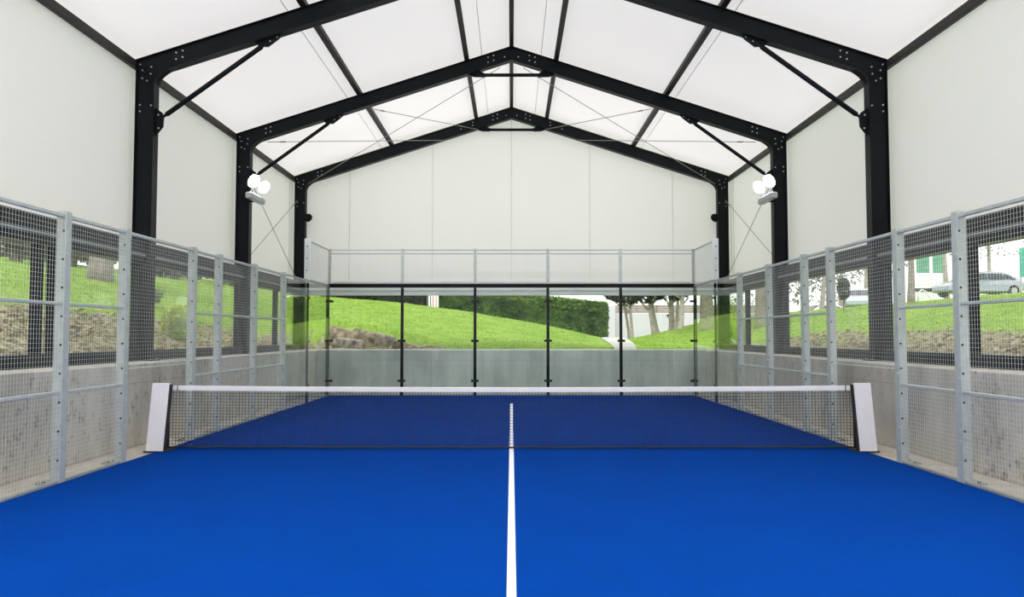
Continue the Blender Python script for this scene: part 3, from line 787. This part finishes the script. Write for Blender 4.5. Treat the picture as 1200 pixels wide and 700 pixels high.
def tree(name, label, group, x, y, h, r, lean, crown, nleaf, lm, bm_, seed, lsize=.22, base=None, limbs=3, cat='tree'):
    rnd = random.Random(seed)
    z = (height(x, y) if base is None else base)-.30
    t = thing(name, label, cat, (x, y, z), group); o = t.location
    m = MB(); pts = []; rad = []
    for k in range(9):
        u = k/8
        pts.append((x+lean[0]*u+.06*h*.2*math.sin(u*5+seed)*u, y+lean[1]*u, z+h*u)); rad.append(r*(1.22-.10*k if k < 2 else 1.04-.45*u))
    m.tube(pts, rad, 10); m.build('trunk', bm_, t, o, True)
    top = Vector(pts[-1])
    br = MB()
    for k in range(limbs):
        a = 2*PI*k/limbs+seed; st = Vector(pts[5+k % 3])
        e = st+Vector((math.cos(a)*h*.28, math.sin(a)*h*.28, h*.25)); mid = (st+e)/2+Vector((0,0,-.03*h))
        br.tube([st, mid, e], [r*.42, r*.3, r*.12], 6)
    if limbs: br.build('branches', bm_, t, o, True)
    if nleaf:
        f = MB()
        def fn():
            c = crown[rnd.randrange(len(crown))]
            while True:
                d = Vector((rnd.uniform(-1,1), rnd.uniform(-1,1), rnd.uniform(-1,1)))
                if d.length < 1: break
            d = d.normalized()*d.length**.4
            return (x+c[0]+d.x*c[3], y+c[1]+d.y*c[3], z+c[2]+d.z*c[4]), (d.x, d.y, d.z)
        leaves(f, nleaf, fn, lsize, rnd); f.build('crown', lm, t, o)
    return t
# slender trees before the white rendered wall
T = 'trees before the white rendered wall'
def px(u, D): return (u-599.4)*D/912
def gx(u, D): return px(u, D), D-11.325
def clear_tree(u, D, r, lean, seed, label, h=3.4, cr=1.2, n=1500, cz=.25, pale=True):
    x, y = gx(u, D)
    tree('slender_tree', label, T, x, y, h, r, lean, [(lean[0], lean[1], h+cr*cz, cr, cr*.8), (lean[0]+.7, 0, h+cr*.6, cr*.8, cr*.6), (lean[0]-.7, .3, h+cr*.5, cr*.8, cr*.6)],
         n, M['leaf_dark'], M['bark_pale'] if pale else M['bark'], seed, .24, None, 3)
clear_tree(738, 52, .11, (-.35, .1), 1, 'thinnest slender tree by the path end, leaning left', 3.0, .9)
clear_tree(741, 51, .12, (-.15, 0), 2, 'slender tree rising right beside the thinnest one by the path end', 3.0, .9)
clear_tree(769, 46, .24, (-.42, 0), 3, 'stout pale tree leaning left before the middle of the white wall', 2.6, 1.0)
clear_tree(788, 45, .20, (-.12, 0), 4, 'upright pale tree nearest the stout leaning one, on the right grass crest', 2.4, .8, 900)
clear_tree(791, 44, .12, (.22, 0), 6, 'narrow pale tree leaning right, middle of three on the right grass crest', 2.4, .8, 900)
clear_tree(796.5, 43, .17, (.22, 0), 7, 'pale tree leaning right, last of three on the right grass crest', 2.6, .8, 900)
clear_tree(829, 38, .40, (-.05, 0), 8, 'thick brown trunk seen through the right corner side glass', 3.2, 1.2, 1300, .4, False)

# rendered wall beyond and its wooden fence
wl = thing('boundary_wall', 'white rendered boundary wall beyond the path at the back', 'wall', (12.8, 48.5, 1.2)); o = wl.location
MB().bbox(7.3, 20, 48.4, 48.9, 1.0, 3.36, .03).build('wall_body', M['render'], wl, o)
MB().bbox(6.95, 7.9, 47.9, 48.38, 1.0, 3.9, .03).build('end_pier', M['render'], wl, o)
for u, v in ((762, 370), (783, 370)):
    MB().disc((px(u, 59.6), 48.402, 1.6355+(393.3-v)*59.6/912), (0,-1,0), .09, .05, 12).build('vent', M['rubber'], wl, o)
MB().disc((px(717.5,59.4), 48.40, 2.25), (0,-1,0), .06, .03, 12).build('outlet', M['rubber'], wl, o)
wf = thing('wood_fence', 'brown horizontal board fence on top of the white rendered wall', 'fence', (14, 48.65, 3.36)); o = wf.location
b = MB()
for k in range(4): b.bbox(7.92, 20, 48.55, 48.60, 3.37+k*.15, 3.50+k*.15, .008)
b.build('boards', M['wood'], wf, o)
for x in (8.4, 11.2, 14, 16.8, 19.6): MB().bbox(x-.05, x+.05, 48.602, 48.70, 3.362, 3.98, .008).build('post', M['wood'], wf, o)
# small striped board at the hedge's left end
sb = thing('striped_board', 'small white board with red and dark stripes at the left end of the hedge', 'sign board', (px(507,45), 33.5, 2.8)); o = sb.location
x = px(507, 45)
MB().bbox(x-.30, x+.36, 33.50, 33.54, 2.9, 4.2, .008).build('board', M['car_white'], sb, o)
for q, w, mm in ((-.26,.06,'rubber'), (-.10,.05,'rubber'), (.05,.05,'red'), (.22,.04,'red')):
    MB().box(x+q-w/2, x+q+w/2, 33.490, 33.499, 2.95, 4.15).build('stripe', M[mm], sb, o)
for q in (-.25, .31): MB().bbox(x+q-.03, x+q+.03, 33.545, 33.60, 2.2, 4.2, .005).build('post', M['alu'], sb, o)

# rock ledge: separate blocks set into the slope
LG = 'rock blocks of the ledge'
rl = ['leftmost long tan rock of the ledge, behind the left glass corner', 'flat tan rock slab lying low in front of the ledge', 'pale square rock in the middle of the ledge',
      'brown rounded rock right of the pale square one', 'grey tilted rock low in the ledge, left of the second glass post', 'small brown rock at the right end of the ledge', 'last tiny grey rock where the ledge sinks into the grass']
# (image column used while measuring is turned into metres: centre x, distance y, top z, base z, half width)
rs = [(401,28.9,382.5,398,15,.55),(410,26.6,396,401,16,.35),(426,28.2,385.5,397,9.5,.5),(441,27.7,388.5,399.5,9,.5),(456,27.1,392.5,402.5,9.5,.5),(471,26.5,398,406,9,.45),(487,25.9,403.5,409,9,.4)]
for k, (u, D, vt, vb, hw, dp) in enumerate(rs):
    x, y = gx(u, D); zt = 1.6355+(393.3-vt)*D/912; zb = 1.6355+(393.3-vb)*D/912-.5
    c = (0, 0, 0); rb = MB().blob(c, 1, k+3, 3, .11, (1,1,1)); rw = random.Random(k)
    tl = rw.uniform(-.12, .12)
    def sq(q, e=.3): return math.copysign(abs(q)**e, q)
    hx = hw*D/912*1.16; hz_ = (zt-zb)/2
    rb.v = [(x+sq(a)*hx, y+sq(b2)*dp, (zt+zb)/2+sq(c2, .7)*hz_*.93-tl*sq(a)*hx*.5-.16*sq(a)*hx) for a, b2, c2 in rb.v]
    tag(rb.build('ledge_rock', M['rock'] if k not in (1, 4) else M['rock_grey'], None, (x, y, zb)), rl[k], 'rock', LG)

# plants near the windows
def blade_clump(name, label, x, y, n, h, spread, mat, seed, w=.02, cat='plant'):
    rnd = random.Random(seed); z = height(x, y)-.05
    t = thing(name, label, cat, (x, y, z)); o = t.location
    m = MB()
    for _ in range(n):
        a = rnd.uniform(0, 2*PI); rr = spread*.35*rnd.random()**.5; hh = h*rnd.uniform(.5, 1)
        bx, by = x+math.cos(a)*rr, y+math.sin(a)*rr
        a2 = a+rnd.gauss(0,.4); out = spread*rnd.uniform(.2, .8)
        q = Vector((-math.sin(a2), math.cos(a2), 0))*w
        P = [Vector((bx, by, z)), Vector((bx+math.cos(a2)*out*.35, by+math.sin(a2)*out*.35, z+hh*.65)), Vector((bx+math.cos(a2)*out, by+math.sin(a2)*out, z+hh))]
        m.add([P[0]-q, P[0]+q, P[1]+q*.8, P[1]-q*.8, P[2]], [(0,1,2,3),(3,2,4)])
    m.build('leaves', mat, t, o)
    return t
blade_clump('tall_grass_plant', 'tall bright grass clump growing outside the right corner side glass', 8.0, 16.4, 160, 1.25, .9, M['blade'], 4, .03)
tag(MB().blob((7.45, 15.6, height(7.45,15.6)+.1), .3, 9, 3, .2, (1.1,.8,.8)).build('grey_boulder', M['rock_grey'], None, (7.45,15.6,1.2)), 'rounded grey boulder at the foot of the tall grass clump', 'rock')
def bush(label, x, y, r, n, mat, seed, h=1.0, base=None):
    rnd = random.Random(seed); z = height(x, y)-.06
    t = thing('leafy_bush', label, 'bush', (x, y, z)); o = t.location
    m = MB()
    for k in range(6):
        a = 2*PI*k/6+seed
        m.tube([(x, y, z), (x+math.cos(a)*r*.4, y+math.sin(a)*r*.4, z+h*.5), (x+math.cos(a)*r*.75, y+math.sin(a)*r*.75, z+h*.85)], [.02,.014,.006], 5)
    m.build('stems', M['bark'], t, o)
    f = MB()
    def fn():
        d = Vector((rnd.gauss(0,1), rnd.gauss(0,1), rnd.gauss(0,1))).normalized()*rnd.random()**.45
        return (x+d.x*r, y+d.y*r, z+h*.55+d.z*h*.5), (d.x, d.y, d.z)
    leaves(f, n, fn, .11, rnd); f.build('foliage', mat, t, o)
bush('yellow green bush on the dirt bank outside the left middle window', -7.65, 6.4, .32, 700, M['leaf_bright'], 2, .78)
bush('low olive bush higher on the left bank, behind the yellow green one', -9.6, 9.0, .5, 500, M['leaf_grey'], 5, .55)
bush('round light green bush outside the right window nearest the side glass', px(856,34), 22.7, .8, 900, M['leaf_bright'], 8, 1.6)

# left woods
W = 'trees on the left bank'
tree('big_tree', 'thick grey trunk standing on the left grass bank beyond the near window', W, *gx(116, 24.5), 5.2, .34, (.15,.2),
     [(0,0,5.6,2.2,1.3),(1.0,.5,5.2,1.6,1.0),(-1.3,.3,5.3,1.7,1.0)], 1500, M['leaf_grey'], M['bark'], 11, .24, None, 4)
left = [(-22,9,.22,'slim'),(-26,14,.3,'tall'),(-20,20,.2,'young'),(-30,24,.34,'broad'),(-24,31,.25,'twin'),(-33,12,.28,'dark'),(-28,38,.3,'far'),(-40,30,.36,'old'),(-36,44,.3,'remote'),(-19,2,.2,'near'),(-24,-1,.28,'foremost'),
        (-24,43,.26,''),(-20.5,36,.24,''),(-27,52,.3,''),(-17.5,41,.22,''),(-20,55,.28,''),(-30,40,.3,'')]
ll = ['slim grey tree behind the left bank, left of the thick trunk', 'tall grey green tree far behind the left bank', 'young grey tree seen through the left middle window',
      'broad grey green tree at the far end of the left bank', 'grey tree beside the left bank crest, seen through the far left window', 'dark shaggy tree deep in the left woods',
      'far grey tree in the left woods near the mound', 'old wide tree deepest in the left woods', 'remote grey tree behind the mound on the left', 'small shaggy tree just behind the near left window', 'large shaggy tree at the left picture edge, behind the bank',
      'grey tree filling the top of the left middle window', 'low bushy tree on the crest outside the left middle window', 'deepest tree outside the left middle window',
      'slim bushy tree outside the far left window, nearest the mound', 'far tree outside the far left window', 'broad shaded tree between the left middle window and the deep woods']
for k, (x, y, r, _) in enumerate(left):
    h = 4.2+(k*37 % 10)*.2
    tree('woodland_tree', ll[k], W, x, y, h, r, (R.uniform(-.6,.6), R.uniform(-.5,.5)),
         [(0,0,h-.2,2.6,1.6),(1.8,0,h-1.6,1.9,1.5),(-1.8,.5,h-1.9,2.0,1.6),(.4,-1.2,h-2.5,1.6,1.4),(-1.0,-.6,1.3,1.5,.9),(1.3,.4,1.2,1.4,.8)], 2600, M['leaf_grey'] if k % 3 else M['leaf_dark'], M['bark_pale'] if k % 2 else M['bark'], k+20, .32, None, 5)

# right car park edge
Tr = 'trees by the parked cars'
tree('street_tree', 'straight grey trunk between the near right posts, left of the silver car', Tr, *gx(1068, 40), 5.2, .17, (.1,.1), [(0,0,5.9,1.6,1.0),(1.0,0,5.7,1.2,.8)], 500, M['leaf_grey'], M['bark'], 31, .26, None, 4)
tree('street_tree', 'bare branching tree behind the right middle window', Tr, *gx(1030, 42), 4.6, .16, (-.3,.1), [(0,0,5.0,1.6,1.0)], 260, M['leaf_grey'], M['bark_pale'], 32, .2, None, 6)
tree('street_tree', 'leafless pale tree left of the rounded shrub, behind the right fence', Tr, *gx(962, 46), 4.4, .14, (.5,.1), [(0,0,4.6,1.5,.9)], 260, M['leaf_grey'], M['bark_pale'], 33, .2, None, 6)
tree('street_tree', 'dark grey trunk right of the round bush, seen through the far right window', Tr, *gx(891, 33), 4.4, .25, (.1,.1), [(0,0,4.8,1.8,1.0)], 700, M['leaf_grey'], M['bark'], 34, .24, None, 4)
tree('street_tree', 'slim grey tree beside the white low wall, right of the green screens', Tr, *gx(1110, 52), 6, .16, (-.1,.1), [(0,0,6.4,1.5,1.0)], 200, M['leaf_grey'], M['bark_pale'], 35, .2, None, 5)
tree('clipped_tree', 'small dark rounded tree on thin stems by the pale blue car', Tr, *gx(989, 33), 1.0, .05, (0,0), [(0,0,1.25,.26,.48)], 700, M['leaf_dark'], M['bark'], 36, .12, None, 3)

def car(label, x, y, z, rz, paint, L=4.5, Wd=1.78, H=1.46, van=False, small=False):
    t = thing('van' if van else 'parked_car', label, 'van' if van else 'car', (x, y, z), 'vehicles in the car park'); t.rotation_euler = (0, 0, rz)
    def loft(stations, section):
        m = MB(); vs = []; fs = []; n = None
        for st in stations:
            sec = section(st); n = len(sec); vs += sec
        for k in range(len(stations)-1):
            fs += [(k*n+j, k*n+(j+1) % n, (k+1)*n+(j+1) % n, (k+1)*n+j) for j in range(n)]
        fs += [tuple(range(n-1,-1,-1)), tuple(range((len(stations)-1)*n, len(stations)*n))]
        return m.add(vs, fs)
    w = Wd/2; h = L/2
    # length along local x, front at -x: (x, underside, waist height, half width)
    if van: body = [(-h,.35,.72,w*.82),(-h+.12,.25,.92,w*.94),(-h+.55,.22,1.08,w),(-h+.95,.22,1.15,w),(0,.22,1.18,w),(h-.3,.22,1.18,w),(h-.04,.28,1.15,w*.97),(h,.35,1.1,w*.94)]
    else: body = [(-h,.36,.58,w*.74),(-h+.10,.26,.70,w*.9),(-h+.45,.21,.80,w*.98),(-h+1.05,.20,.92,w),(-h+1.5,.20,.95,w),(0,.20,.96,w),(h-.9,.20,.99,w),(h-.3,.24,.98,w*.97),(h-.05,.32,.90,w*.88),(h,.40,.78,w*.8)]
    def sec(st):
        X, a, b, ww = st; q = (a+b)/2
        return [(X,-ww*.90,a),(X,ww*.90,a),(X,ww,a+.10),(X,ww,q+.08),(X,ww*.95,b-.05),(X,ww*.86,b),(X,-ww*.86,b),(X,-ww*.95,b-.05),(X,-ww,q+.08),(X,-ww,a+.10)]
    loft(body, sec).build('body', paint, t, smooth=False)
    if van: cab = [(-h+.75,1.13,1.16,.93),(-h+1.15,1.13,H-.25,.9),(-h+1.5,1.13,H-.04,.86),(-h+2.0,1.13,H,.85),(h-.35,1.13,H,.85),(h-.06,1.13,H-.12,.86)]
    else: cab = [(-h+1.15,.90,.95,.88),(-h+1.65,.92,H-.28,.84),(-h+2.05,.92,H-.05,.78),(-h+2.5,.92,H,.76),(h-1.35,.92,H-.02,.76),(h-.85,.92,H-.16,.78),(h-.25,.92,1.0,.84)]
    def csec(st):
        X, a, b, f = st; ww = w*f
        return [(X,-w*.88,a),(X,w*.88,a),(X,ww*.98,(a+b)/2+.05),(X,ww*.86,b),(X,-ww*.86,b),(X,-ww*.98,(a+b)/2+.05)]
    loft(cab, csec).build('cabin', paint, t)
    zb = 1.16 if van else .98
    for s in (-1, 1):
        gl = MB()
        if van: quads = [[(-h+1.1,zb+.02),(-h+2.1,zb+.02),(-h+2.1,H-.2),(-h+1.55,H-.2)]]
        else: quads = [[(-h+1.55,zb),(-h+2.55,zb),(-h+2.55,H-.14),(-h+2.1,H-.16)],[(-h+2.63,zb),(h-1.2,zb),(h-1.35,H-.15),(-h+2.63,H-.14)],[(h-1.12,zb),(h-.55,zb+.02),(h-.95,H-.26),(h-1.25,H-.17)]]
        for q in quads:
            pts = []
            for X, zz in q:
                f = (zz-zb)/(H-zb); yy = s*((w*.895*(1-f)+w*.75*f+.035) if van else (w*.885*(1-f)+w*.70*f+.012)); pts.append((X, yy, zz))
            pin = [(a, b-s*.03, c) for a, b, c in pts]
            gl.add(pts+pin, [(0,1,2,3),(7,6,5,4)]+[(k,(k+1)%4,(k+1)%4+4,k+4) for k in range(4)])
        gl.build('side_window', M['car_glass'], t)
        for X in (-h+.82, h-.80):
            wh = MB().tube([(X, s*(w-.17), .32), (X, s*(w+.012), .32)], .33, 20).build('wheel', M['tyre'], t)
            MB().tube([(X, s*(w+.013), .32), (X, s*(w+.026), .32)], .20, 14).build('rim', M['alu'], wh)
        MB().bbox(-h+.06, -h+.30, s*w*.58, s*w*.86, .60, .72, .02).build('headlight', M['lens'], t)
        MB().bbox(h-.10, h-.02, s*w*.52, s*w*.80, .72, .86, .02).build('tail_light', M['red'], t)
        MB().bbox(-h+1.55, -h+1.72, s*(w+.02), s*(w+.17), .98, 1.09, .02).build('mirror', paint, t)
    ws = MB(); a0 = -h+(.80 if van else 1.22); a1 = -h+(1.42 if van else 1.96); z0 = 1.2 if van else .99; z1 = H-.12
    wsv = [(a0-.03,-w*.74,z0),(a0-.03,w*.74,z0),(a1-.06,w*.60,z1),(a1-.06,-w*.60,z1)]
    ws.add(wsv+[(a+.06,b,c-.03) for a, b, c in wsv], [(0,1,2,3),(7,6,5,4)]+[(k,(k+1)%4,(k+1)%4+4,k+4) for k in range(4)])
    ws.build('windscreen', M['car_glass'], t)
    return t
D = 47; x, y = gx(1146, D)
car('silver hatchback parked side on beyond the near right window', x, y, height(x, y)-.02, math.radians(4), M['car_silver'], 4.9, 1.8, 1.5)
x, y = gx(1186, 53)
car('white van with dark windscreen behind the silver hatchback', x+1.0, y, height(x, y), math.radians(12), M['car_white'], 4.8, 1.9, 2.1, True)
x, y = gx(1008, 50)
car('pale blue grey car parked right of the small rounded tree', x, y, height(x, y)-.02, math.radians(62), M['car_blue'], 4.2, 1.75, 1.45)
x, y = gx(958, 50)
car('white car parked left of the small rounded tree', x, y, height(x, y)-.02, math.radians(15), M['car_white'], 4.3, 1.75, 1.45)
for u, D, h, sd, lb in ((1015, 58, 6, 41, 'pale tall tree far behind the pale blue car'), (985, 62, 5.5, 42, 'pale spreading tree far behind the small rounded tree'),
                     (940, 56, 5, 43, 'pale tree far behind the white car on the right'), (905, 48, 4.5, 44, 'pale tree seen beside the middle right column'),
                     (1160, 66, 8, 45, 'pale thin tree far behind the white van')):
    tree('street_tree', lb, Tr, *gx(u, D), h, .16, (.2,.1), [(0,0,h*.85,2.4,1.6),(1.5,0,h*.6,1.8,1.2),(-1.5,.3,h*.55,1.8,1.2)], 420, M['leaf_grey'], M['bark_pale'], sd, .24, None, 7)
# low white wall and green screens behind the car park
w = thing('parking_wall', 'low white wall below the green screens behind the car park', 'wall', (px(1090,58), 46.7, 4.2)); o = w.location
a, b = px(1071, 58), px(1118, 58)
MB().bbox(a, b, 46.6, 46.9, 3.6, 6.25, .02).build('wall_body', M['car_white'], w, o)
MB().bbox(a-.02, b+.02, 46.56, 46.59, 4.9, 5.15, .01).build('dark_band', M['rubber'], w, o)
for k, (u0, u1, lb) in enumerate(((1075, 1091.5, 'wide green screen on the low white wall, left of its pair'), (1094, 1107.5, 'narrow green screen on the low white wall, right of its pair'))):
    x0, x1 = px(u0, 58), px(u1, 58)
    t = thing('green_screen', lb, 'screen', ((x0+x1)/2, 46.75, 6.26), 'green screens behind the car park'); o = t.location
    MB().bbox(x0+.06, x1-.06, 46.73, 46.77, 6.28, 7.9, .01).build('fabric', M['green_screen'], t, o)
    for xx in (x0, x1): MB().bbox(xx-.04, xx+.04, 46.71, 46.79, 6.252, 8.0, .01).build('post', M['car_white'], t, o)
x0 = px(1197, 44); y = 44-11.325
t = thing('teal_board', 'teal painted panel at the right picture edge above the bank', 'panel', (x0+.5, y, height(x0+.5, y))); o = t.location
MB().bbox(x0, x0+1.4, y, y+.05, 4.95, 6.6, .01).build('board', M['teal'], t, o)
for xx in (x0+.08, x0+1.32): MB().bbox(xx-.04, xx+.04, y+.052, y+.12, height(xx,y)-.1, 6.6, .01).build('post', M['alu'], t, o)
x, y = gx(1084, 40)
z = height(x, y)
bk = MB().tube([(x-.35,y,z-.05),(x-.32,y,z+.45),(x-.15,y,z+.62),(x+.1,y,z+.5),(x+.3,y,z+.15),(x+.38,y,z-.05)], .035, 8)
tag(bk.build('bike_stand', M['car_white'], None, (x, y, z), True), 'white bent tube bicycle stand beside the straight grey trunk', 'bicycle stand')

# grass blades and dry leaves on the banks
rnd = random.Random(99)
gm = MB(); lm = MB(); n = 0
while n < 26000:
    sd = rnd.random()
    if sd < .35: x, y = rnd.uniform(-19, -8.2), rnd.uniform(-4, 30)
    elif sd < .6: x, y = rnd.uniform(8.2, 19), rnd.uniform(-4, 30)
    else: x, y = rnd.uniform(-10, 12), rnd.uniform(12.4, 31)
    if dirt(x, y) > rnd.uniform(.2, .8): continue
    if abs(x-(3.45+(y-12)*.07)) < .9: continue
    z = height(x, y)-.02; hh = rnd.uniform(.04, .09); a = rnd.uniform(0, PI); q = Vector((math.cos(a), math.sin(a), 0))*rnd.uniform(.012,.03)
    tip = Vector((x+rnd.gauss(0,.05), y+rnd.gauss(0,.05)+.03, z+hh)); p = Vector((x, y, z))
    gm.add([p-q, p+q, tip], [(0,1,2)]); n += 1
tag(gm.build('grass', M['blade']), 'short bright green grass growing over the banks outside', 'grass', None, 'stuff')
n = 0
def lf():
    while True:
        if rnd.random() < .62: x, y = rnd.uniform(-9.8, -6.8), rnd.uniform(-4, 12)
        elif rnd.random() < .8: x, y = rnd.uniform(6.8, 9.4), rnd.uniform(-4, 12)
        else: x, y = rnd.uniform(-7.5, -2.5), rnd.uniform(12.3, 16.5)
        if dirt(x, y) > rnd.uniform(.3, .9): return (x, y, height(x, y)+.015), (0,0,1)
leaves(lm, 9000, lf, .10, rnd, 1.0)
tag(lm.build('leaf_litter', M['litter']), 'dry brown leaves and twigs littering the dirt banks outside the windows', 'leaf litter', None, 'stuff')

# ------------------------------------------------------------------ light, sky, camera
wd = bpy.data.worlds.new('overcast_sky'); bpy.context.scene.world = wd; wd.use_nodes = True
nt = wd.node_tree; nt.nodes.clear()
bg = nt.nodes.new('ShaderNodeBackground'); ow = nt.nodes.new('ShaderNodeOutputWorld')
bg.inputs[0].default_value = (1.0,.99,.965,1); bg.inputs[1].default_value = 1.36
nt.links.new(bg.outputs[0], ow.inputs[0])
sun = bpy.data.lights.new('sun', 'SUN'); sun.energy = 2.6; sun.angle = math.radians(25); sun.color = (1,.97,.92)
so = bpy.data.objects.new('sun', sun); C.objects.link(so)
so.rotation_euler = Vector((.18, .55, -1.0)).to_track_quat('-Z', 'Y').to_euler()

# lamps for the pair in view, plus an added unseen pair filling the hall
def area_lamp(x, y, z, aim, power, size):
    l = bpy.data.lights.new('flood_fill_lamp', 'AREA'); l.energy = power; l.shape = 'DISK'; l.size = size; l.spread = math.radians(105); l.color = (1, .985, .96)
    ob = bpy.data.objects.new('flood_fill_lamp', l); C.objects.link(ob); ob.location = (x, y, z)
    ob.rotation_euler = (Vector(aim)-Vector((x, y, z))).to_track_quat('-Z', 'Y').to_euler()
for s in (-1, 1):
    area_lamp(s*5.5, -8.0, 5.1, (s*3.6, -7.0, 8.6), 900, .6)  # added pair without fixtures, bounced off the roof to brighten the hall
    area_lamp(s*5.55, 6.35, 5.15, (-s*1.5, 11.7, 5.6), 32, .5)  # at the visible floodlights, aimed back to brighten the gable

cam = bpy.data.cameras.new('camera'); co = bpy.data.objects.new('camera', cam); C.objects.link(co)
co.location = (0, -11.325, 1.6355); co.rotation_euler = (PI/2+.0474, 0, 0)
cam.sensor_width = 36; cam.lens = 912.5/1200*36; cam.clip_end = 400; cam.clip_start = .05
cam.shift_x = .6/1200
sc = bpy.context.scene; sc.camera = co
sc.view_settings.view_transform = 'Standard'; sc.view_settings.look = 'None'
sc.view_settings.exposure = .42; sc.view_settings.gamma = 1; sc.view_settings.use_curve_mapping = False
cy = sc.cycles
cy.max_bounces = 14; cy.diffuse_bounces = 6; cy.glossy_bounces = 4; cy.transmission_bounces = 8; cy.transparent_max_bounces = 24
cy.use_denoising = True; cy.sample_clamp_indirect = 6
